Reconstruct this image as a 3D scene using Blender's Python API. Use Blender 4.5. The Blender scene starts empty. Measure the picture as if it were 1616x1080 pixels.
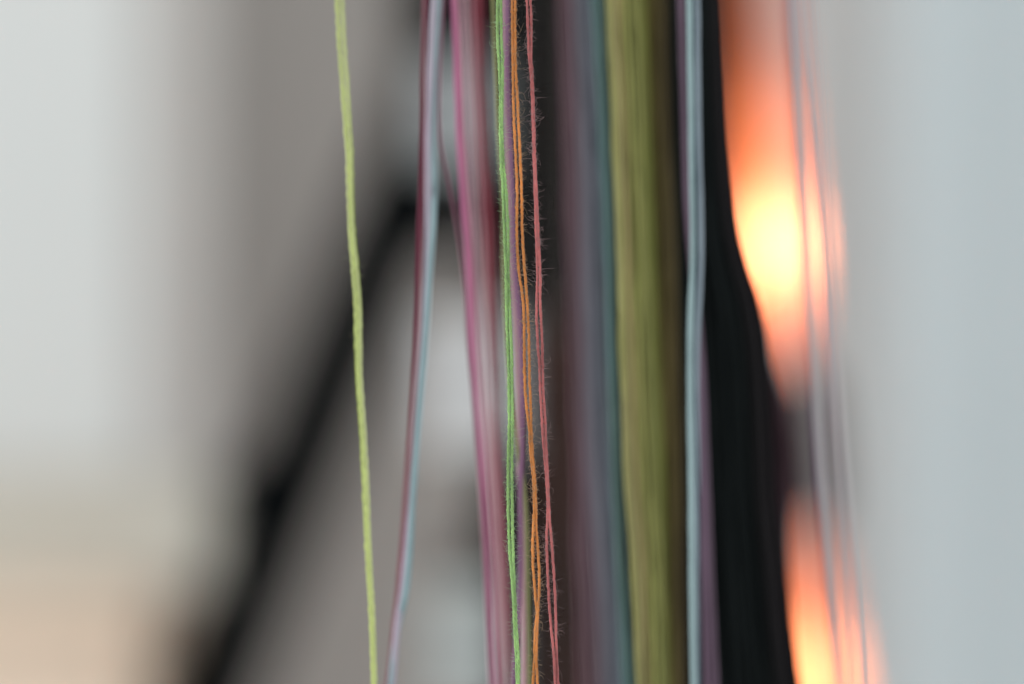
import bpy, math, random
from mathutils import Vector, noise

random.seed(7)
sc = bpy.context.scene
COL = sc.collection

# ------------------------------------------------------------------ camera
W, H = 1616, 1080
DF = 0.36                    # focus distance (m)
FRAME = 0.115                # width of the frame at the focus distance (m)
LENS = 36.0 * DF / FRAME
cam_d = bpy.data.cameras.new('camera')
cam = bpy.data.objects.new('camera', cam_d)
COL.objects.link(cam)
cam.location = (0, 0, 0)
cam.rotation_euler = (math.radians(90), 0, 0)
cam_d.sensor_width = 36.0
cam_d.lens = LENS
cam_d.clip_start = 0.02
cam_d.clip_end = 50
cam_d.dof.use_dof = True
cam_d.dof.focus_distance = DF
cam_d.dof.aperture_fstop = LENS / 15.0      # 15 mm entrance pupil
cam_d.dof.aperture_blades = 0
sc.camera = cam

# ------------------------------------------------------------------ light
world = bpy.data.worlds.new('World')
sc.world = world
world.use_nodes = True
bg = world.node_tree.nodes['Background']
bg.inputs['Color'].default_value = (0.94, 0.98, 1.0, 1)
bg.inputs['Strength'].default_value = 0.88


def area(name, loc, target, size, power, color):
    d = bpy.data.lights.new(name, 'AREA')
    d.shape = 'RECTANGLE'
    d.size, d.size_y = size
    d.energy = power
    d.color = color
    o = bpy.data.objects.new(name, d)
    COL.objects.link(o)
    o.location = loc
    o.rotation_euler = (Vector(target) - Vector(loc)).to_track_quat('-Z', 'Y').to_euler()


area('key_light', (-1.9, -0.9, 1.5), (0, 0.8, 0), (1.6, 1.6), 48, (1.0, 0.99, 0.97))  # unseen soft key lamp, added to give the threads roundness
area('fill_light', (1.6, 0.2, 1.9), (0.2, 1.4, 0), (1.2, 1.2), 16, (1.0, 0.98, 0.95))  # weaker fill lamp added from the right, no ceiling fixture
sc.view_settings.view_transform = 'Standard'
sc.view_settings.look = 'None'
sc.view_settings.exposure = 0
sc.view_settings.gamma = 1
sc.cycles.use_denoising = True
sc.cycles.denoiser = 'OPENIMAGEDENOISE'
sc.cycles.denoising_input_passes = 'RGB_ALBEDO_NORMAL'
sc.cycles.denoising_prefilter = 'ACCURATE'
sc.cycles.use_adaptive_sampling = False
sc.cycles.max_bounces = 8
sc.cycles.transparent_max_bounces = 8
sc.cycles.sample_clamp_indirect = 6


# ------------------------------------------------------------------ helpers
def px(Y):
    """metres per photo pixel at the distance Y"""
    return FRAME / W * Y / DF


def P(x, y, Y):
    s = px(Y)
    return Vector(((x - W / 2) * s, Y, (H / 2 - y) * s))


def lin(c):
    return tuple((v / 255 / 12.92) if v / 255 <= 0.04045 else ((v / 255 + 0.055) / 1.055) ** 2.4 for v in c)


def link(name, verts, faces, mats, parent=None, smooth=True, mesh=None):
    if mesh is None:
        mesh = bpy.data.meshes.new(name)
        mesh.from_pydata(verts, [], faces)
        if smooth:
            mesh.polygons.foreach_set('use_smooth', [True] * len(mesh.polygons))
        for m in (mats if isinstance(mats, (list, tuple)) else [mats]):
            mesh.materials.append(m)
        mesh.update()
    o = bpy.data.objects.new(name, mesh)
    COL.objects.link(o)
    if parent:
        o.parent = parent
    return o


def thing(name, label, cat, loc=(0, 0, 0), group=None):
    o = bpy.data.objects.new(name, None)
    o.empty_display_size = 0.01
    COL.objects.link(o)
    o.location = loc
    o['label'] = label
    o['category'] = cat
    if group:
        o['group'] = group
    return o


def mat_nodes(name):
    m = bpy.data.materials.new(name)
    m.use_nodes = True
    nt = m.node_tree
    return m, nt, nt.nodes, nt.links, nt.nodes['Principled BSDF']


YARN = {}


def yarn_mat(rgb, spread=0.16, name='yarn', translucent=0.18, gain=1.12):
    key = (rgb, spread, name, gain)
    if key in YARN:
        return YARN[key]
    c = lin(rgb)
    g_ = 0.3 * c[0] + 0.6 * c[1] + 0.1 * c[2]
    c = tuple(min(0.9, (v * 0.9 + g_ * 0.1) * gain) for v in c)
    m, nt, N, L, b = mat_nodes(name)
    tc = N.new('ShaderNodeTexCoord')
    mp = N.new('ShaderNodeMapping')
    mp.inputs['Scale'].default_value = (6000, 6000, 1500)
    n1 = N.new('ShaderNodeTexNoise')
    n1.inputs['Scale'].default_value = 1.0
    n1.inputs['Detail'].default_value = 3
    n2 = N.new('ShaderNodeTexNoise')
    n2.inputs['Scale'].default_value = 160.0
    n2.inputs['Detail'].default_value = 2
    L.new(tc.outputs['Object'], mp.inputs['Vector'])
    L.new(mp.outputs['Vector'], n1.inputs['Vector'])
    L.new(tc.outputs['Object'], n2.inputs['Vector'])
    ad = N.new('ShaderNodeMath')
    ad.operation = 'ADD'
    L.new(n1.outputs['Fac'], ad.inputs[0])
    L.new(n2.outputs['Fac'], ad.inputs[1])
    r = N.new('ShaderNodeValToRGB')
    r.color_ramp.elements[0].position = 0.35
    r.color_ramp.elements[1].position = 0.72
    k0, k1 = 1 - spread * 1.4, 1 + spread
    r.color_ramp.elements[0].color = (*[min(1, v * k0) for v in c], 1)
    r.color_ramp.elements[1].color = (*[min(1, v * k1) for v in c], 1)
    hf = N.new('ShaderNodeMath')
    hf.operation = 'MULTIPLY'
    hf.inputs[1].default_value = 0.5
    L.new(ad.outputs[0], hf.inputs[0])
    L.new(hf.outputs[0], r.inputs['Fac'])
    L.new(r.outputs['Color'], b.inputs['Base Color'])
    b.inputs['Roughness'].default_value = 0.85
    b.inputs['Specular IOR Level'].default_value = 0.2
    b.inputs['Sheen Weight'].default_value = 0.12 if g_ > 0.03 else 0.02
    b.inputs['Sheen Roughness'].default_value = 0.5
    bp = N.new('ShaderNodeBump')
    bp.inputs['Strength'].default_value = 0.5
    bp.inputs['Distance'].default_value = 0.00004
    L.new(n1.outputs['Fac'], bp.inputs['Height'])
    L.new(bp.outputs['Normal'], b.inputs['Normal'])
    t = N.new('ShaderNodeBsdfTranslucent')
    L.new(r.outputs['Color'], t.inputs['Color'])
    mx = N.new('ShaderNodeMixShader')
    mx.inputs[0].default_value = translucent
    L.new(b.outputs[0], mx.inputs[1])
    L.new(t.outputs[0], mx.inputs[2])
    L.new(mx.outputs[0], N['Material Output'].inputs['Surface'])
    YARN[key] = m
    return m


def surf_mat(name, rgb, rough=0.7, scale=6.0, amt=0.06, bump=0.0, stretch=(1, 1, 1), spec=0.3, rgb2=None):
    c = lin(rgb)
    m, nt, N, L, b = mat_nodes(name)
    tc = N.new('ShaderNodeTexCoord')
    mp = N.new('ShaderNodeMapping')
    mp.inputs['Scale'].default_value = stretch
    n = N.new('ShaderNodeTexNoise')
    n.inputs['Scale'].default_value = scale
    n.inputs['Detail'].default_value = 5
    r = N.new('ShaderNodeValToRGB')
    r.color_ramp.elements[0].position = 0.3
    r.color_ramp.elements[1].position = 0.7
    c2 = lin(rgb2) if rgb2 else tuple(min(1, v * (1 + amt)) for v in c)
    r.color_ramp.elements[0].color = (*[v * (1 - amt) for v in c], 1)
    r.color_ramp.elements[1].color = (*c2, 1)
    L.new(tc.outputs['Object'], mp.inputs['Vector'])
    L.new(mp.outputs['Vector'], n.inputs['Vector'])
    L.new(n.outputs['Fac'], r.inputs['Fac'])
    L.new(r.outputs['Color'], b.inputs['Base Color'])
    b.inputs['Roughness'].default_value = rough
    b.inputs['Specular IOR Level'].default_value = spec
    if bump:
        bp = N.new('ShaderNodeBump')
        bp.inputs['Strength'].default_value = bump
        bp.inputs['Distance'].default_value = 0.002
        L.new(n.outputs['Fac'], bp.inputs['Height'])
        L.new(bp.outputs['Normal'], b.inputs['Normal'])
    return m


# ---- interpolation of control points given as (y, x) photo positions
def interp(pts, y):
    if y <= pts[0][0]:
        a, b = pts[0], pts[min(2, len(pts) - 1)]
        return a[1] + (b[1] - a[1]) / (b[0] - a[0]) * (y - a[0])
    if y >= pts[-1][0]:
        a, b = pts[max(-3, -len(pts))], pts[-1]
        return b[1] + (b[1] - a[1]) / (b[0] - a[0]) * (y - b[0])
    for i in range(len(pts) - 1):
        if pts[i][0] <= y <= pts[i + 1][0]:
            break
    p0 = pts[max(0, i - 1)]
    p1, p2 = pts[i], pts[i + 1]
    p3 = pts[min(len(pts) - 1, i + 2)]
    h = p2[0] - p1[0]
    t = (y - p1[0]) / h
    m1 = (p2[1] - p0[1]) / (p2[0] - p0[0]) * h
    m2 = (p3[1] - p1[1]) / (p3[0] - p1[0]) * h
    return ((2 * t ** 3 - 3 * t ** 2 + 1) * p1[1] + (t ** 3 - 2 * t ** 2 + t) * m1
            + (-2 * t ** 3 + 3 * t ** 2) * p2[1] + (t ** 3 - t ** 2) * m2)


TOP, BOT = -420, 1500


def tube_h(path, radii, sides, verts, faces, cap=True):
    """tube with horizontal rings, for near-vertical threads"""
    b0 = len(verts)
    cs = [(math.cos(2 * math.pi * k / sides), math.sin(2 * math.pi * k / sides)) for k in range(sides)]
    for (x, y, z), r in zip(path, radii):
        for c, s in cs:
            verts.append((x + c * r, y + s * r, z))
    n = len(path)
    for i in range(n - 1):
        a = b0 + i * sides
        for k in range(sides):
            k2 = (k + 1) % sides
            faces.append((a + k, a + sides + k, a + sides + k2, a + k2))
    if cap:
        faces.append(tuple(b0 + k for k in range(sides)))
        faces.append(tuple(b0 + (n - 1) * sides + k for k in reversed(range(sides))))


def tube_any(path, radii, sides, verts, faces):
    b0 = len(verts)
    n = len(path)
    for i in range(n):
        t = (path[min(n - 1, i + 1)] - path[max(0, i - 1)]).normalized()
        u = t.cross(Vector((0.31, 0.93, 0.2))).normalized()
        v = t.cross(u)
        for k in range(sides):
            a = 2 * math.pi * k / sides
            p = path[i] + (u * math.cos(a) + v * math.sin(a)) * radii[i]
            verts.append(tuple(p))
    for i in range(n - 1):
        a = b0 + i * sides
        for k in range(sides):
            k2 = (k + 1) % sides
            faces.append((a + k, a + k2, a + sides + k2, a + sides + k))


def plied_strand(fx, Y, r_ply, pitch, mat, parent, seed, plies=3, depth=lambda y: 0.0, step=1.15, lump=0.3):
    """one strand of yarn: plies twisted round each other, uneven in thickness. Returns centre function."""
    verts, faces = [], []
    s = px(Y)
    n = int((BOT - TOP) / step)
    ph0 = seed * 1.7

    def centre(y):
        yy = Y + depth(y)
        x = fx(y) + 0.35 * noise.noise(Vector((y * 0.035, seed, 0))) + 0.45 * noise.noise(Vector((y * 0.10, seed, 4)))
        return P(x, y, yy)
    for k in range(plies):
        path, rad = [], []
        ph = ph0
        for i in range(n):
            y = TOP + i * step
            ph += 2 * math.pi * step / (pitch * (1 + 0.55 * noise.noise(Vector((y * 0.02, seed, 9))) + 0.35 * noise.noise(Vector((y * 0.11, seed, 19)))))
            th = 1 + lump * noise.noise(Vector((y * 0.05, seed + 3.3 * k, 1))) + 0.28 * noise.noise(Vector((y * 0.3, seed + k, 2)))
            c = centre(y)
            a = ph + 2 * math.pi * k / plies
            rr = r_ply * s * th
            off = rr * (1.05 + 0.35 * noise.noise(Vector((y * 0.09, seed + 5 * k, 3))))
            path.append((c.x + off * math.cos(a), c.y + off * math.sin(a), c.z))
            rad.append(rr)
        tube_h(path, rad, 6, verts, faces)
    o = link('strand', verts, faces, mat, parent)
    return o, centre


def fuzz(centre, r_px, Y, mat, parent, seed, n_short, n_long, knots=(), stray=1.0):
    rnd = random.Random(seed)
    verts, faces = [], []
    s = px(Y)

    def hair(y, length, curl, rad, side=None):
        c = centre(y)
        a = side + rnd.gauss(0, 0.7) if side is not None else rnd.uniform(0, 2 * math.pi)
        d = Vector((math.cos(a), math.sin(a) * 0.7, rnd.choice((-1, 1)) * rnd.uniform(0.3, 2.2))).normalized()
        p = c + Vector((math.cos(a), math.sin(a), 0)) * r_px * s * 0.7
        nseg = max(4, int(length / 2.2))
        path = [p.copy()]
        bend = Vector((rnd.uniform(-1, 1), rnd.uniform(-1, 1), rnd.uniform(-1, 1)))
        for i in range(nseg):
            bend = (bend + 0.55 * Vector((rnd.uniform(-1, 1), rnd.uniform(-1, 1), rnd.uniform(-1, 1)))).normalized()
            d = (d + bend * curl).normalized()
            p = p + d * (length / nseg) * s
            path.append(p.copy())
        m = len(path)
        tube_any(path, [rad * s * (1 - 0.5 * i / m) for i in range(m)], 3, verts, faces)
    for i in range(n_short):
        hair(TOP + (BOT - TOP) * i / n_short + rnd.gauss(0, 14), rnd.choice((1, 1, 1.6)) * rnd.uniform(2, 8) * (1 + 0.9 * noise.noise(Vector((0.02 * i, seed, 0)))), 0.55, rnd.uniform(0.16, 0.26))
    for i in range(n_long):
        # long fibres come in clusters
        y = rnd.uniform(TOP, BOT)
        for j in range(rnd.choice((1, 1, 1, 2, 3))):
            hair(y + rnd.gauss(0, 5), rnd.uniform(9, 26) * stray, 0.5, rnd.uniform(0.15, 0.24))
    for (y, cnt, ln) in knots:
        sd_ = rnd.choice((0.0, math.pi, None))
        for j in range(cnt):
            hair(y + rnd.gauss(0, 11), rnd.uniform(0.5, 1.1) * ln, 0.62, rnd.uniform(0.15, 0.24), sd_)
    o = link('fuzz', verts, faces, mat, parent)
    o['kind'] = 'stuff'
    return o


def plain_strand(fx, Y, r_px_focus, mat, parent, seed, depth=0.0, step=14, wob=0.8, flat=0.0):
    """strand of a thread that lies out of focus: still a plied, slightly lumpy cord, coarser"""
    verts, faces = [], []
    s0 = px(DF)
    n = int((BOT - TOP) / step) + 1
    path, rad = [], []
    for i in range(n):
        y = TOP + i * step
        yy = Y + (depth(y) if callable(depth) else depth) + 0.0015 * noise.noise(Vector((y * 0.004, seed, 7)))
        x = fx(y) + wob * noise.noise(Vector((y * 0.01, seed, 0)))
        p = P(x, y, yy)
        path.append(tuple(p))
        rad.append(r_px_focus * s0 * (1 + 0.18 * noise.noise(Vector((y * 0.02, seed, 2)))))
    tube_h(path, rad, 8, verts, faces)
    return link('strand', verts, faces, mat, parent)


# ================================================================== SETTING
YW = 2.0
wall_m = surf_mat('taupe_plaster', (169, 163, 158), 0.9, 5, 0.05, 0.3)


def box_mesh(x0, x1, y0, y1, z0, z1, bev=0.0):
    import bmesh
    bm = bmesh.new()
    bmesh.ops.create_cube(bm, size=1)
    bmesh.ops.scale(bm, vec=(x1 - x0, y1 - y0, z1 - z0), verts=bm.verts)
    bmesh.ops.translate(bm, vec=((x0 + x1) / 2, (y0 + y1) / 2, (z0 + z1) / 2), verts=bm.verts)
    if bev:
        bmesh.ops.bevel(bm, geom=bm.edges[:], offset=bev, segments=3, profile=0.5, affect='EDGES')
    return bm


def box(name, bounds, mat, parent=None, bev=0.0, smooth=False):
    bm = box_mesh(*bounds, bev=bev)
    me = bpy.data.meshes.new(name)
    bm.to_mesh(me)
    bm.free()
    me.materials.append(mat)
    if smooth:
        me.polygons.foreach_set('use_smooth', [True] * len(me.polygons))
    return link(name, None, None, None, parent, mesh=me)


w = box('wall', (-2.2, 2.2, YW, YW + 0.1, -1.1, 1.9), wall_m)
w['kind'] = 'structure'

# white board at the left, resting against the wall
white_m = surf_mat('white_paint', (195, 197, 195), 0.6, 3, 0.02, 0.1)
YB = 1.72
s = px(YB)
a = P(-620, -900, YB)
b = P(222, 742, YB)
board = thing('white_board', 'large blank white board against the taupe wall at the far left', 'board', (0, YB, b.z))
def sub(o, bounds):
    l = o.location
    return (bounds[0] - l.x, bounds[1] - l.x, bounds[2] - l.y, bounds[3] - l.y, bounds[4] - l.z, bounds[5] - l.z)
box('board_face', sub(board, (a.x, b.x, YB, YB + 0.02, b.z, a.z)), white_m, board, 0.003)
box('edge_fade', sub(board, (b.x + 0.0005, b.x + 0.038, YB - 0.003, YB + 0.022, b.z, a.z)),  # mid-grey strip, soft darkening at the board's side put into its colour
    surf_mat('edge_fade_tone', (168, 165, 161), 0.5, 8, 0.03), board, 0.002)
box('bottom_fade', sub(board, (a.x, b.x + 0.038, YB - 0.003, YB + 0.022, b.z - 0.064, b.z - 0.0005)),  # added strip, its colour carries the board's gradual darkening downward
    surf_mat('bottom_fade_tone', (184, 181, 171), 0.5, 8, 0.03), board, 0.002)

# pale wooden cabinet, bottom left
wood_m = surf_mat('pale_wood', (206, 186, 166), 0.55, 14, 0.05, 0.2, (0.4, 1, 9), rgb2=(214, 194, 174))
YC = 1.64
a = P(-700, 936, YC)
b = P(222, 2300, YC)
cab = thing('wooden_cabinet', 'pale peach wooden cabinet below the white board in the lower left corner', 'cabinet', (0, YC, b.z))
box('top', sub(cab, (a.x - 0.01, b.x + 0.006, YC - 0.008, YC + 0.2, a.z - 0.018, a.z)), wood_m, cab, 0.004)
box('side_panel', sub(cab, (b.x - 0.018, b.x, YC + 0.001, YC + 0.2, b.z, a.z - 0.0185)), wood_m, cab, 0.001)
zz = a.z - 0.0195
for k in range(3):
    f = box('drawer', sub(cab, (a.x, b.x - 0.0185, YC, YC + 0.16, zz - 0.098, zz)), wood_m, cab, 0.003)
    zz -= 0.101

# ---- curtain at the right
cur_m = surf_mat('curtain_cloth', (183, 191, 193), 0.9, 500, 0.03, 0.05)
YK = 1.8
s = px(YK)
verts, faces = [], []
x0, x1 = 1405, 2700
n = 420
rows = 26
for j in range(rows + 1):
    y = -1100 + (3300) * j / rows
    for i in range(n + 1):
        u = i / n
        x = x0 + (x1 - x0) * u + 6 * math.sin(j * 0.25 + u * 9)
        q = x * 0.030 + 0.5 * math.sin(x * 0.011)
        d = 0.0095 * math.sin(q * 1.25) + 0.004 * math.sin(q * 2.9 + 1 + j * 0.03)
        p = P(x, y, YK)
        verts.append((p.x, YK + d, p.z))
for j in range(rows):
    for i in range(n):
        a_ = j * (n + 1) + i
        faces.append((a_, a_ + n + 1, a_ + n + 2, a_ + 1))
cur = link('curtain', verts, faces, cur_m)
sol = cur.modifiers.new('thickness', 'SOLIDIFY')
sol.thickness = 0.0012
cur['label'] = 'pale blue grey curtain hanging in soft folds behind the lamp at the right'
cur['category'] = 'curtain'


# pale grey door frame between the rack and the curtain
YD = 1.93
pil = thing('door_frame', 'light warm grey door frame behind the lamp, left of the curtain', 'door frame', tuple(P(1320, 2200, YD)))
fm = surf_mat('grey_paint', (204, 203, 201), 0.6, 6, 0.02, 0.05)
box('post', sub(pil, (P(1120, 0, YD).x, P(1330, 0, YD).x, YD, YD + 0.04, P(0, 2200, YD).z, P(0, -1200, YD).z)), fm, pil, 0.004)
box('casing', sub(pil, (P(1331, 0, YD).x, P(1500, 0, YD).x, YD - 0.006, YD + 0.034, P(0, 2200, YD).z, P(0, -1200, YD).z)), fm, pil, 0.006)

# ================================================================== THREAD RACK (dark, far behind)
def tube_between(name, p, q, r, mat, parent, sides=20, base=Vector((0, 0, 0))):
    verts, faces = [], []
    path = [p.lerp(q, t / 6) - base for t in range(7)]
    tube_any(path, [r] * 7, sides, verts, faces)
    faces.append(tuple(range(sides))[::-1])
    faces.append(tuple(6 * sides + k for k in range(sides)))
    return link(name, verts, faces, mat, parent)


def lathe(name, profile, axis_p, axis_q, mat, parent, sides=32, base=Vector((0, 0, 0))):
    """profile: list of (t along axis 0..1, radius)"""
    verts, faces = [], []
    ax = (axis_q - axis_p)
    t_ = ax.normalized()
    u = t_.cross(Vector((0, 1, 0))).normalized()
    v = t_.cross(u)
    for (t, r) in profile:
        c = axis_p + ax * t - base
        for k in range(sides):
            an = 2 * math.pi * k / sides
            verts.append(tuple(c + (u * math.cos(an) + v * math.sin(an)) * r))
    for i in range(len(profile) - 1):
        for k in range(sides):
            k2 = (k + 1) % sides
            faces.append((i * sides + k, i * sides + k2, (i + 1) * sides + k2, (i + 1) * sides + k))
    return link(name, verts, faces, mat, parent)


YR = 1.12
rack_m = surf_mat('dark_brown_wood', (6, 4, 3), 0.9, 30, 0.25, 0.2, (6, 1, 0.5), 0.0, rgb2=(16, 9, 7))
blk_m = surf_mat('black_metal', (7, 10, 11), 0.8, 20, 0.1, 0, spec=0.02)
a, b = P(752, -700, YR), P(1180, 1900, YR)
rack = thing('thread_rack', 'dark brown upright thread rack with black slanting legs, far behind the threads', 'rack', (0, YR, b.z))
RB = rack.location.copy()
nb = 5
edges = [P(e, 0, YR).x for e in (754, 860, 934, 1014, 1096, 1180)]
for k in range(nb):
    xa, xb = edges[k], edges[k + 1]
    if k == 1:
        wz = P(0, 500, YR).z
        box('plank', sub(rack, (xa + 0.0006, xb - 0.0006, YR + 0.002, YR + 0.018, b.z, wz - 0.001)), surf_mat('rust_brown_wood', (34, 14, 9), 0.8, 22, 0.6, 0.2, (2, 1, 1), 0.05, rgb2=(74, 38, 28)), rack, 0.0012)
        box('plank', sub(rack, (xa + 0.0006, xb - 0.0006, YR + 0.002, YR + 0.018, wz, a.z)), rack_m, rack, 0.0012)
        continue
    box('plank', sub(rack, (xa + 0.0006, xb - 0.0006, YR + 0.002 * (k % 2), YR + 0.018, b.z, a.z)), rack_m if k else blk_m, rack, 0.0012)
p, q = P(790, -90, 1.8), P(182, 1480, 1.7)
tube_between('leg', p, q, 74 * px(1.75), blk_m, rack, base=RB)
tube_between('leg', P(700, -500, YR + 0.01), P(706, 330, YR + 0.01), 76 * px(YR), blk_m, rack, base=RB)
kp, kq = P(384, 772, 1.55), P(396, 776, 1.68)
lathe('clamp_knob', [(0, 0.0), (0, 0.012), (0.1, 0.0155), (0.9, 0.0155), (1, 0.012), (1, 0)], kp, kq, blk_m, rack, base=RB)
box('crossbar', sub(rack, (P(600, 0, 1.5).x, P(790, 0, 1.5).x, 1.5, 1.515, P(0, 398, 1.5).z, P(0, 262, 1.5).z)), blk_m, rack, 0.002)
box('crossbar', sub(rack, (P(710, 0, YR).x, P(800, 0, YR).x, YR - 0.012, YR - 0.001, P(0, 905, YR).z, P(0, 850, YR).z)), blk_m, rack, 0.002)

# ---- three pale grey spools on the rack
YS = 1.08
sp_defs = [
    (722, 180, 64, 84, (146, 150, 151), 'smoky grey thread spool on the dark rack, uppermost of the three, behind the pink thread'),
    (742, 605, 78, 106, (184, 184, 184), 'large pale grey thread spool at mid height on the dark rack, brightest of the three'),
    (738, 1020, 66, 96, (160, 165, 163), 'pale grey thread spool lowest on the dark rack, near the bottom edge'),
]
for (x, y, rw, rh, c, lab) in sp_defs:
    s = px(YS)
    bp_ = P(x, y + rh, YS)
    tp_ = P(x - 3, y - rh, YS)
    sp = thing('thread_spool', lab, 'spool', tuple(bp_), 'grey spools on the dark rack')
    tm = yarn_mat(c, 0.08, 'spool_thread')
    cm = surf_mat('spool_plastic', (min(255, c[0] + 12), min(255, c[1] + 12), min(255, c[2] + 10)), 0.4, 8, 0.03)
    R_ = rw * s
    prof = [(0.08 + 0.84 * i / 40, R_ * (0.86 + 0.05 * math.sin(math.pi * i / 40) + 0.012 * (i % 2))) for i in range(41)]
    lathe('wound_thread', [(0.08, 0)] + prof + [(0.92, 0)], bp_, tp_, tm, sp, base=bp_)
    lathe('flange', [(0, 0), (0, R_ * 0.95), (0.02, R_), (0.06, R_), (0.08, R_ * 0.95), (0.08, 0)], bp_, tp_, cm, sp, base=bp_)
    lathe('flange', [(0.92, 0), (0.92, R_ * 0.95), (0.94, R_), (0.98, R_), (1.0, R_ * 0.95), (1.0, 0)], bp_, tp_, cm, sp, base=bp_)
    tube_between('peg', Vector(P(x, y, YS + 0.02)), Vector(P(x, y, YR + 0.02)), 0.003, blk_m, sp, 10, base=bp_)

# ================================================================== LAMP
YL = 1.4
sL = px(YL)


def ax(y):
    return 1181 + 0.083 * y


lamp = thing('floor_lamp', 'dark burgundy lamp stem with two glowing amber shades beside the black skein', 'lamp', tuple(P(ax(1900), 1900, YL)))
LB = lamp.location.copy()
stem_m = surf_mat('burgundy_lacquer', (42, 25, 29), 0.8, 10, 0.1)
lathe('stem', [(0, 0), (0, 16 * sL), (1, 16 * sL), (1, 0)], P(ax(1900) - 14, 1900, YL + 0.03), P(ax(-700) - 14, -700, YL + 0.03), stem_m, lamp, base=LB)

nk = [(0, 0), (0, 74), (0.05, 86), (0.14, 92), (0.5, 94), (0.86, 92), (0.95, 86), (1, 74), (1, 0)]
lathe('neck', [(t_, r_ * sL) for t_, r_ in nk], P(ax(832) - 22, 832, YL - 0.02), P(ax(585) - 22, 585, YL - 0.02), stem_m, lamp, base=LB)

sh_m, nt, N, L, b_ = mat_nodes('amber_paper_shade')
tr = N.new('ShaderNodeBsdfTranslucent')
tr.inputs['Color'].default_value = (0.95, 0.365, 0.155, 1)
df = N.new('ShaderNodeBsdfDiffuse')
df.inputs['Color'].default_value = (0.75, 0.36, 0.22, 1)
mx = N.new('ShaderNodeMixShader')
mx.inputs[0].default_value = 0.38
tc = N.new('ShaderNodeTexCoord')
nn = N.new('ShaderNodeTexNoise')
nn.inputs['Scale'].default_value = 220
L.new(tc.outputs['Object'], nn.inputs['Vector'])
bp = N.new('ShaderNodeBump')
bp.inputs['Strength'].default_value = 0.2
bp.inputs['Distance'].default_value = 0.0005
L.new(nn.outputs['Fac'], bp.inputs['Height'])
L.new(bp.outputs['Normal'], df.inputs['Normal'])
L.new(tr.outputs[0], mx.inputs[1])
L.new(df.outputs[0], mx.inputs[2])
L.new(mx.outputs[0], N['Material Output'].inputs['Surface'])


def emis(name, col, st):
    m, nt, N, L, b = mat_nodes(name)
    b.inputs['Base Color'].default_value = (*col, 1)
    b.inputs['Emission Color'].default_value = (*col, 1)
    b.inputs['Emission Strength'].default_value = st
    return m


globe_m = emis('bulb_glow', (1.0, 0.84, 0.88), 24)
globe2_m = emis('dim_bulb_glow', (1.0, 0.82, 0.74), 14)
tube_m = emis('filament_glow', (1.0, 0.72, 0.55), 4.8)
for (yt, yb, yg, half) in ((-190, 585, 385, 51), (830, 1620, 1075, 66)):
    pt, pb = P(ax(yt), yt, YL), P(ax(yb), yb, YL)
    prof = []
    for i in range(25):
        t = i / 24
        # slim at the top, fullest two thirds down, rounded bottom
        if yt < 0:
            r = half * (0.74 + 0.26 * math.sin(math.pi / 2 * min(1, t / 0.72)))
            if t > 0.78:
                r *= math.sqrt(max(0.06, 1 - ((t - 0.78) / 0.235) ** 2))
        else:
            r = half * (0.72 + 0.28 * min(1, t / 0.35))
            if t < 0.06:
                r *= math.sqrt(max(0.2, 1 - ((0.06 - t) / 0.065) ** 2))
        prof.append((t, r * sL))
    shade = lathe('lamp_shade', prof, pt, pb, sh_m, lamp, 48, base=LB)
    lathe('shade_rim', [(0, prof[-1][1] + 0.0012), (1, prof[-1][1] + 0.0012)], pb, pb + (pb - pt) * 0.01, blk_m, shade, 32, base=LB)
    # bulb
    c = P(ax(yg), yg, YL)
    hl = 0.019 if yt < 0 else 0.022
    up = (pt - pb).normalized()
    prof = [(i / 12, 0.0095 * math.sin(math.pi * i / 12)) for i in range(13)]
    lathe('bulb', prof, c - up * hl, c + up * hl, globe_m if yt < 0 else globe2_m, lamp, 16, base=LB)
    if yt < 0:
        c1, c2 = P(ax(150), 150, YL), P(ax(350), 350, YL)
    else:
        c1, c2 = P(ax(1110), 1110, YL), P(ax(1400), 1400, YL)
    tube_between('filament_tube', c1, c2, 0.004, tube_m, lamp, 10, base=LB)

# ================================================================== YARNS IN FOCUS
G = 'threads hanging side by side in front'


def anchor(x, Y, dx=0):
    return tuple(P(x, BOT, Y))


def rel(root):
    """keep children in world coordinates under an Empty placed at the thing's base"""
    for ch in root.children:
        ch.matrix_parent_inverse.identity()
        ch.location = -root.location


def col_fuzz(rgb, k=0.5):
    k = k + 0.2
    m = tuple(int(v * (1 - k) + 165 * k) for v in rgb)
    return yarn_mat(m, 0.05, 'fuzz_fibre', 0.5)


def slow(seed, amp, f=0.01):
    return lambda y: amp * noise.noise(Vector((y * f, seed, 5)))


green_c = [(0, 787.7), (60, 788.2), (100, 790.2), (150, 791.2), (200, 790.7), (260, 792.8), (300, 796), (360, 798.8), (420, 800), (500, 802.2),
           (560, 804.8), (620, 805.6), (680, 806), (720, 805), (780, 805), (840, 806), (880, 807.6), (920, 810), (960, 812), (1000, 814), (1040, 816.5), (1080, 817.3)]
green_w = [(0, 2.6), (80, 2.9), (140, 1.6), (220, 1.2), (300, 2.3), (360, 2.8), (440, 1.8), (520, 2.7), (600, 2.4), (680, 2.5), (760, 3.0), (850, 2.9), (900, 1.7), (960, 1.1), (1030, 1.6), (1080, 1.2)]
oL = [(0, 808), (50, 808.8), (100, 809.3), (150, 810), (200, 811.5), (250, 814), (300, 816), (360, 815.4), (400, 816.7), (430, 819), (460, 823.6),
      (490, 826.5), (540, 827.3), (600, 828), (640, 830.7), (680, 835.3), (720, 838), (760, 842), (800, 843), (830, 841.7), (860, 840.7), (900, 841.7),
      (940, 845), (970, 847), (1000, 844.5), (1040, 843.5), (1080, 840.7)]
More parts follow.
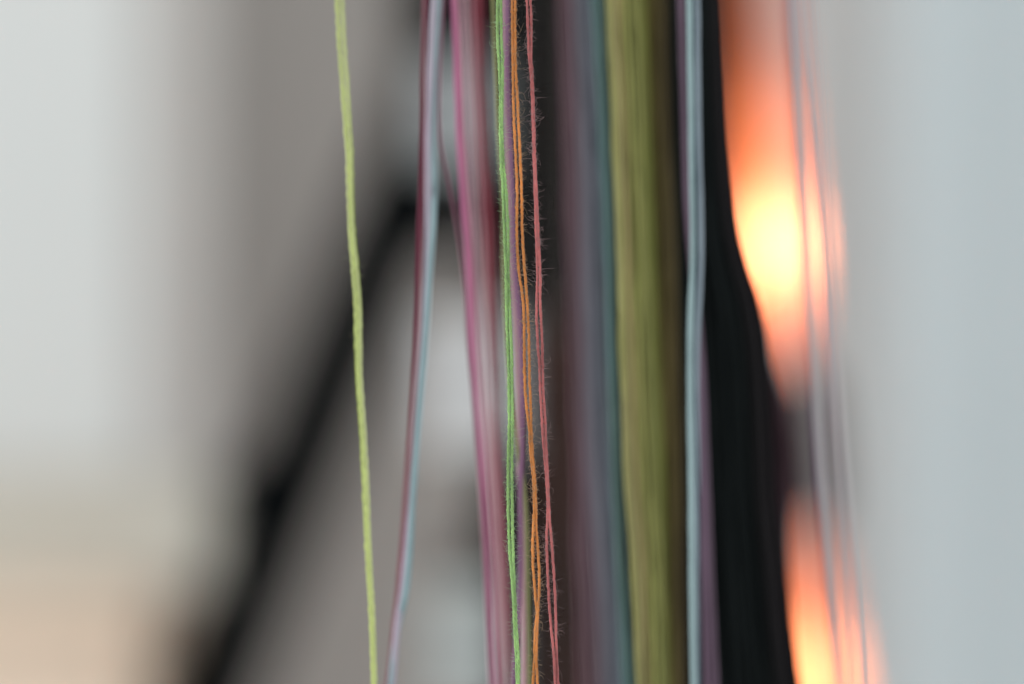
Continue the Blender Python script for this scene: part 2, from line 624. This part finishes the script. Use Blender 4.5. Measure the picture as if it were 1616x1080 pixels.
oR = [(0, 812.7), (50, 812.9), (100, 813.4), (150, 816), (200, 818.6), (250, 821), (300, 823), (360, 824), (400, 826), (430, 828.3), (460, 830.7),
      (490, 832.7), (540, 834.7), (600, 835.8), (640, 837.3), (680, 838.6), (720, 840.6), (760, 844.3), (800, 845.8), (830, 846.2), (860, 848.3),
      (900, 850.7), (940, 850.5), (970, 848.5), (1000, 847.5), (1040, 846.4), (1080, 848.3)]
cL = [(0, 831.3), (40, 833), (90, 835.2), (130, 838.8), (170, 840.2), (210, 841.5), (250, 842.4), (300, 844.2), (360, 845.8), (400, 847.3), (440, 848),
      (470, 847), (510, 847.2), (550, 849), (570, 851), (620, 853), (660, 855), (700, 857.5), (720, 859.6), (760, 862.5), (800, 864.5), (820, 864),
      (850, 862.7), (880, 863.3), (920, 865), (960, 867.3), (1000, 870.7), (1030, 873.7), (1080, 876.3)]
cR = [(0, 837.3), (40, 838.3), (90, 838), (130, 840.6), (170, 841.8), (210, 843), (250, 844.2), (300, 846.4), (360, 848.9), (400, 851), (440, 852.5),
      (470, 852.2), (510, 854), (550, 856), (570, 856.2), (620, 857.5), (660, 860), (700, 861.5), (720, 862.8), (760, 864.7), (800, 866.3), (820, 867.3),
      (850, 870), (880, 872.3), (920, 875), (960, 876.7), (1000, 877.4), (1030, 878.4), (1080, 880.4)]

GREEN, ORANGE, CORAL = (154, 194, 114), (224, 140, 60), (196, 108, 106)

t = thing('hanging_thread', 'sharply focused leaf green double thread hanging left of the orange one', 'thread', anchor(interp(green_c, BOT), DF), G)
m = yarn_mat(GREEN, 0.3)
f = col_fuzz((160, 214, 140), 0.25)
for sg, sd in ((-1, 1.0), (1, 2.0)):
    st, c = plied_strand(lambda y, sg=sg: interp(green_c, y) + sg * interp(green_w, max(0, min(1080, y))), DF, 1.3, 19, m, t, sd, depth=slow(sd, 0.0003))
    fz = fuzz(c, 3, DF, f, st, 11 + sg, 2600, 90, knots=((770, 12, 20), (860, 8, 18), (915, 7, 14), (205, 3, 26)))
    fz.location = (0, 0, 0)
rel(t)

t = thing('hanging_thread', 'sharply focused bright orange double thread between the green and coral ones', 'thread', anchor(interp(oL, BOT), DF), G)
m = yarn_mat(ORANGE, 0.3)
f = col_fuzz((226, 170, 110), 0.3)
for cc, sd in ((oL, 3.0), (oR, 4.0)):
    st, c = plied_strand(lambda y, cc=cc: interp(cc, y), DF + 0.0004, 1.16, 17, m, t, sd, depth=slow(sd, 0.0004))
    fuzz(c, 2.6, DF, f, st, 20 + int(sd), 2200, 90, knots=((170, 5, 24), (425, 14, 8), (520, 8, 14), (770, 9, 14), (870, 7, 16), (920, 7, 18)))
rel(t)

t = thing('hanging_thread', 'sharply focused coral pink fuzzy double thread, right of the orange one', 'thread', anchor(interp(cL, BOT), DF), G)
m = yarn_mat(CORAL, 0.3)
f = col_fuzz(CORAL, 0.5)
for cc, sd in ((cL, 5.0), (cR, 6.0)):
    st, c = plied_strand(lambda y, cc=cc: interp(cc, y), DF, 1.12, 16, m, t, sd, depth=slow(sd, 0.0004))
    fuzz(c, 2.6, DF, f, st, 30 + int(sd), 1200, 120, knots=((78, 6, 18), (112, 4, 20), (178, 14, 22), (228, 9, 18), (372, 6, 16), (440, 5, 34), (855, 20, 17), (870, 12, 14), (985, 6, 20), (740, 6, 12)))
rel(t)

# lime thread, a little out of focus
lime = [(0, 536), (60, 539), (120, 543), (180, 547.5), (240, 551.5), (300, 553), (360, 555), (420, 560), (480, 564.5), (540, 565.5), (600, 567), (680, 572.5),
        (770, 577), (880, 581.8), (980, 587.5), (1080, 590.5)]
lw = [(0, 4.2), (150, 3.8), (300, 2.6), (480, 3.2), (600, 2.6), (800, 2.6), (1080, 2.0)]
t = thing('hanging_thread', 'slightly blurred pale lime yellow double thread hanging alone at the left', 'thread', anchor(interp(lime, BOT), 0.373), G)
for sg, sd, c in ((-1, 7.0, (196, 208, 122)), (1, 8.0, (194, 204, 132))):
    st, cf = plied_strand(lambda y, sg=sg: interp(lime, y) + sg * interp(lw, max(0, min(1080, y))), 0.3765, 1.42, 60, yarn_mat(c, 0.1), t, sd, depth=lambda y: -0.000004 * max(0, min(1080, y)), step=2)
    fuzz(cf, 3.5, 0.3745, col_fuzz(c, 0.3), st, 50 + sg, 300, 10)
rel(t)


# ================================================================== OUT OF FOCUS THREADS
def blurred(label, Y, strands, group=G, cat='thread', name='hanging_thread', dep=None):
    """strands: list of (ctrl, radius px, colour)"""
    c0 = strands[0][0]
    t = thing(name, label, cat, anchor(interp(c0, BOT), Y), group)
    for k, (ctrl, r, c) in enumerate(strands):
        plain_strand(lambda y, ctrl=ctrl: interp(ctrl, y), Y, r, yarn_mat(c, 0.08), t, len(label) * 0.37 + k * 2.1, depth=dep[k] if dep else 0.0012 * (k % 2))
    rel(t)
    return t


def shift(pts, d):
    return [(y, x + (d if not callable(d) else d(y))) for y, x in pts]


blue = [(0, 694), (60, 692), (130, 686), (220, 684), (330, 685), (400, 681), (500, 674), (600, 666), (700, 658), (800, 651), (880, 646), (940, 640), (1000, 627), (1080, 617)]
lav = [(0, 685), (60, 682), (130, 679), (220, 676), (330, 676), (400, 675), (500, 671), (600, 664), (700, 657), (800, 649), (880, 641), (940, 634), (1000, 626), (1080, 620)]
blurred('blurred powder blue thread curving down to the left, pale lavender strand beside it', 0.381,
        [(blue, 5.3, (134, 158, 163)), (lav, 5.2, (168, 158, 172))], dep=[lambda y: 0.004 if y < 250 else (0.004 - (y - 250) * 0.00004 if y < 380 else (-0.0012 if y < 960 else 0.001)), lambda y: 0.001])
bur = [(0, 671), (100, 669), (220, 668), (350, 664), (450, 661), (550, 657), (650, 650), (770, 642), (900, 632), (1000, 621), (1080, 612)]
blurred('thin blurred burgundy thread along the left side of the powder blue one', 0.387, [(bur, 3.8, (128, 56, 78))])
mau = [(0, 700), (120, 694), (220, 695), (290, 708), (370, 722), (450, 732), (560, 740), (700, 752), (850, 762), (1080, 774)]
blurred('thin dusky mauve thread slanting from the blue thread over to the pink one', 0.384, [(mau, 2.6, (128, 82, 98))])

pink = [(0, 715), (100, 720), (200, 723), (300, 729), (400, 737), (500, 742), (600, 747), (700, 755), (800, 761), (900, 767), (1000, 771), (1080, 775)]
blurred('blurred magenta pink thread, brightest pink one, left of the dark crimson strands', 0.3855,
        [(pink, 3.9, (196, 112, 152)), (shift(pink, lambda y: 3 + y * 0.008), 3.0, (184, 114, 140))])
pale = [(0, 732), (200, 740), (400, 752), (600, 764), (800, 778), (940, 786), (1080, 790)]
blurred('wide soft dusty rose strands just right of the magenta pink thread', 0.402,
        [(pale, 2.7, (190, 156, 162)), (shift(pale, 11), 2.2, (184, 138, 148)), (shift(pale, -7), 2.2, (190, 134, 154))])
cri = [(0, 752), (100, 753), (250, 760), (330, 767), (450, 771), (550, 775), (700, 779), (800, 785), (900, 791), (1080, 800)]
blurred('very blurred dark crimson strands right of the dusty rose ones', 0.408,
        [(cri, 3.4, (158, 64, 80)), (shift(cri, 8), 2.2, (148, 60, 74))])

mv = [(0, 800), (100, 800), (200, 804), (300, 809), (400, 811), (500, 819), (600, 824), (700, 824), (760, 821), (850, 821), (920, 820), (1000, 816), (1080, 811)]
blurred('blurred purple thread showing between the green and orange threads', 0.374, [(mv, 4.2, (122, 84, 112))])
pp = [(0, 794), (120, 797), (200, 800), (300, 802), (400, 806), (500, 813), (600, 817), (700, 820), (800, 822), (900, 825), (1000, 826), (1080, 826)]
blurred('blurred dusty pink thread directly behind the green one', 0.3775, [(pp, 4.6, (186, 146, 152))])
ov = [(0, 778), (200, 786), (330, 794), (430, 795), (550, 800), (680, 812), (780, 828), (900, 832), (1000, 834), (1080, 835)]
blurred('blurred dull khaki thread crossing behind the green one', 0.3765, [(ov, 3.6, (116, 116, 72))])


# ================================================================== SKEINS
def skein(label, Y, left, right, n, r, palette, thick, seed, group='yarn skeins hanging behind the threads', wob=2.5, gap=0.0, gain=1.3):
    rnd = random.Random(seed)
    t = thing('yarn_skein', label, 'skein', anchor((interp(left, BOT) + interp(right, BOT)) / 2, Y), group)
    for k in range(n):
        u = (k + 0.5) / n + rnd.uniform(-0.5, 0.5) / n
        u2 = u + rnd.uniform(-1, 1) * gap
        c = palette(u, rnd)

        def fx(y, u=u, u2=u2):
            tt = max(0, min(1, y / 1080))
            uu = u * (1 - tt) + u2 * tt
            l, r_ = interp(left, y), interp(right, y)
            return l + (r_ - l) * uu
        plain_strand(fx, Y, r * rnd.uniform(0.85, 1.15), yarn_mat(c, 0.08, gain=gain), t, seed * 10 + k * 1.3, depth=rnd.uniform(0, thick), wob=wob, step=20)
    rel(t)
    return t


def pal(*stops):
    """stops: (u, colour) - picks the nearest colour band, slightly quantised jitter"""
    def f(u, rnd):
        u = u + rnd.uniform(-0.06, 0.06)
        best = stops[0][1]
        for (us, c) in stops:
            if u >= us:
                best = c
        if isinstance(best, list):
            return rnd.choice(best)
        return best
    return f


skein('loose mauve brown skein, most blurred, on the left side of the slate blue one', 0.422,
      [(0, 884), (200, 890), (400, 896), (590, 903), (770, 908), (910, 910), (1080, 915)],
      [(0, 912), (200, 922), (400, 924), (590, 930), (770, 934), (910, 946), (1080, 958)],
      9, 3.6, pal((0, [(92, 66, 70), (104, 76, 86)]), (0.5, [(104, 84, 98), (96, 80, 88)])), 0.012, 3)
skein('lavender grey and slate blue skein hanging left of the olive one', 0.416,
      [(0, 905), (200, 914), (400, 918), (590, 922), (770, 930), (910, 942), (1080, 950)],
      [(0, 938), (200, 950), (400, 956), (590, 960), (770, 972), (910, 980), (1080, 986)],
      11, 3.4, pal((0, [(108, 102, 112), (114, 112, 118)]), (0.4, [(104, 112, 122), (114, 114, 124), (92, 96, 112)]), (0.75, [(98, 114, 118), (106, 114, 122)])), 0.008, 4)
skein('thin dark teal skein against the left edge of the olive one', 0.394,
      [(0, 932), (200, 945), (400, 954), (590, 960), (770, 966), (910, 972), (1080, 982)],
      [(0, 956), (200, 964), (400, 970), (590, 975), (770, 982), (910, 992), (1080, 1002)],
      6, 3.2, pal((0, [(74, 104, 106), (88, 112, 108)]), (0.4, [(48, 76, 80), (84, 110, 110)]), (0.6, [(84, 110, 104)])), 0.003, 5)
skein('broad light olive green skein of many strands right of centre', 0.388,
      [(0, 957), (200, 966), (400, 974), (590, 979), (770, 986), (910, 996), (1080, 1004)],
      [(0, 1008), (200, 1016), (400, 1022), (590, 1032), (770, 1040), (910, 1048), (1080, 1053)],
      38, 2.5, pal((0, [(152, 146, 88), (146, 144, 82), (136, 130, 80)]), (0.25, [(154, 150, 84), (146, 132, 84), (144, 142, 74), (142, 146, 74), (126, 112, 66)]),
                  (0.6, [(138, 138, 74), (126, 128, 64), (134, 130, 72)]), (0.88, [(104, 106, 50), (112, 112, 54)])), 0.007, 6, gap=0.05, gain=1.4)
skein('shadow side of the light olive skein, coloured as dark olive brown strands behind its right', 0.405,  # shade on the olive bundle's right, put into darker strand colours
      [(0, 1002), (200, 1010), (400, 1018), (590, 1026), (770, 1036), (910, 1040), (1080, 1046)],
      [(0, 1052), (200, 1058), (400, 1066), (590, 1072), (770, 1074), (910, 1076), (1080, 1078)],
      26, 3.6, pal((0, [(88, 92, 34), (92, 86, 36)]), (0.4, [(82, 74, 32), (78, 68, 30)]), (0.75, [(60, 50, 28), (66, 56, 30)])), 0.010, 7, gain=1.9)

# ---- the pale pair right of the olive skein
aq1 = [(0, 1088), (200, 1091), (400, 1094), (500, 1090), (590, 1089), (770, 1091), (910, 1092), (1080, 1095)]
aq2 = [(0, 1100), (200, 1102), (400, 1106), (500, 1102), (590, 1099), (770, 1100), (910, 1097), (1080, 1098)]
gl = [(0, 1094.5), (200, 1097), (400, 1099), (590, 1095), (770, 1103), (910, 1104), (1080, 1104)]
pu = [(0, 1075), (200, 1080), (330, 1085), (450, 1096), (590, 1106), (770, 1112), (910, 1116), (1080, 1122)]
blurred('pale aqua and silver double thread right of the olive skein', 0.3805,
        [(aq1, 5.4, (140, 164, 166)), (aq2, 5.0, (140, 154, 164)), (gl, 1.6, (36, 62, 72))])
blurred('blurred plum purple strands crossing behind the pale aqua thread', 0.389,
        [(pu, 4.6, (104, 82, 100)), (shift(pu, lambda y: -2 + y * 0.010), 4.2, (98, 78, 94)), (shift(pu, lambda y: 1 - y * 0.008), 4.0, (102, 80, 98))])

# ---- black skein
skein('thick black skein widening downward, its right edge against the glowing lamp', 0.406,
      [(0, 1060), (200, 1064), (400, 1070), (590, 1078), (770, 1086), (910, 1092), (1080, 1098)],
      [(0, 1140), (150, 1146), (260, 1154), (350, 1164), (420, 1180), (470, 1196), (530, 1208), (620, 1216), (720, 1222), (800, 1226), (900, 1238), (990, 1248), (1080, 1260)],
      80, 5.2, pal((0, [(20, 29, 30), (18, 27, 28)]), (0.8, [(26, 24, 26), (30, 24, 28)])), 0.014, 8, wob=1.2, gain=0.75)
skein('sparse dark maroon strands peeking out along the right edge of the black skein', 0.425,
      [(0, 1110), (350, 1130), (560, 1196), (700, 1218), (850, 1226), (1080, 1240)],
      [(0, 1130), (350, 1152), (560, 1214), (640, 1234), (700, 1246), (780, 1244), (850, 1243), (1080, 1256)],
      8, 3.0, pal((0, [(58, 36, 44)])), 0.004, 9, wob=1.0)

# ---- lavender threads in front of the lamp
A = [(0, 1238), (200, 1250), (400, 1262), (500, 1269), (600, 1279), (750, 1290), (880, 1299), (980, 1308), (1080, 1318)]
B = [(0, 1259), (200, 1279), (330, 1290), (450, 1300), (600, 1309), (800, 1321), (950, 1330), (1080, 1337)]
C_ = [(0, 1276), (200, 1290), (400, 1302), (500, 1311), (650, 1324), (850, 1340), (950, 1349), (1080, 1358)]
blurred('blurred lavender grey strands hanging in front of the glow, leftmost of three there', 0.415,
        [(A, 2.6, (180, 168, 178)), (shift(A, 6), 2.4, (186, 178, 186)), (shift(A, lambda y: 10 - y * 0.008), 1.8, (160, 146, 160))])
blurred('fine blurred rosy grey strands in front of the glow, middle of three there', 0.413,
        [(B, 1.6, (190, 176, 182)), (shift(B, lambda y: -5 + y * 0.004), 1.5, (176, 158, 170))])
blurred('fine blurred mauve grey strands in front of the glow, rightmost of three there', 0.417,
        [(C_, 1.4, (196, 184, 190)), (shift(C_, lambda y: -6 + y * 0.003), 1.1, (182, 162, 174)), (shift(C_, lambda y: 6 - y * 0.004), 1.2, (198, 188, 192))])
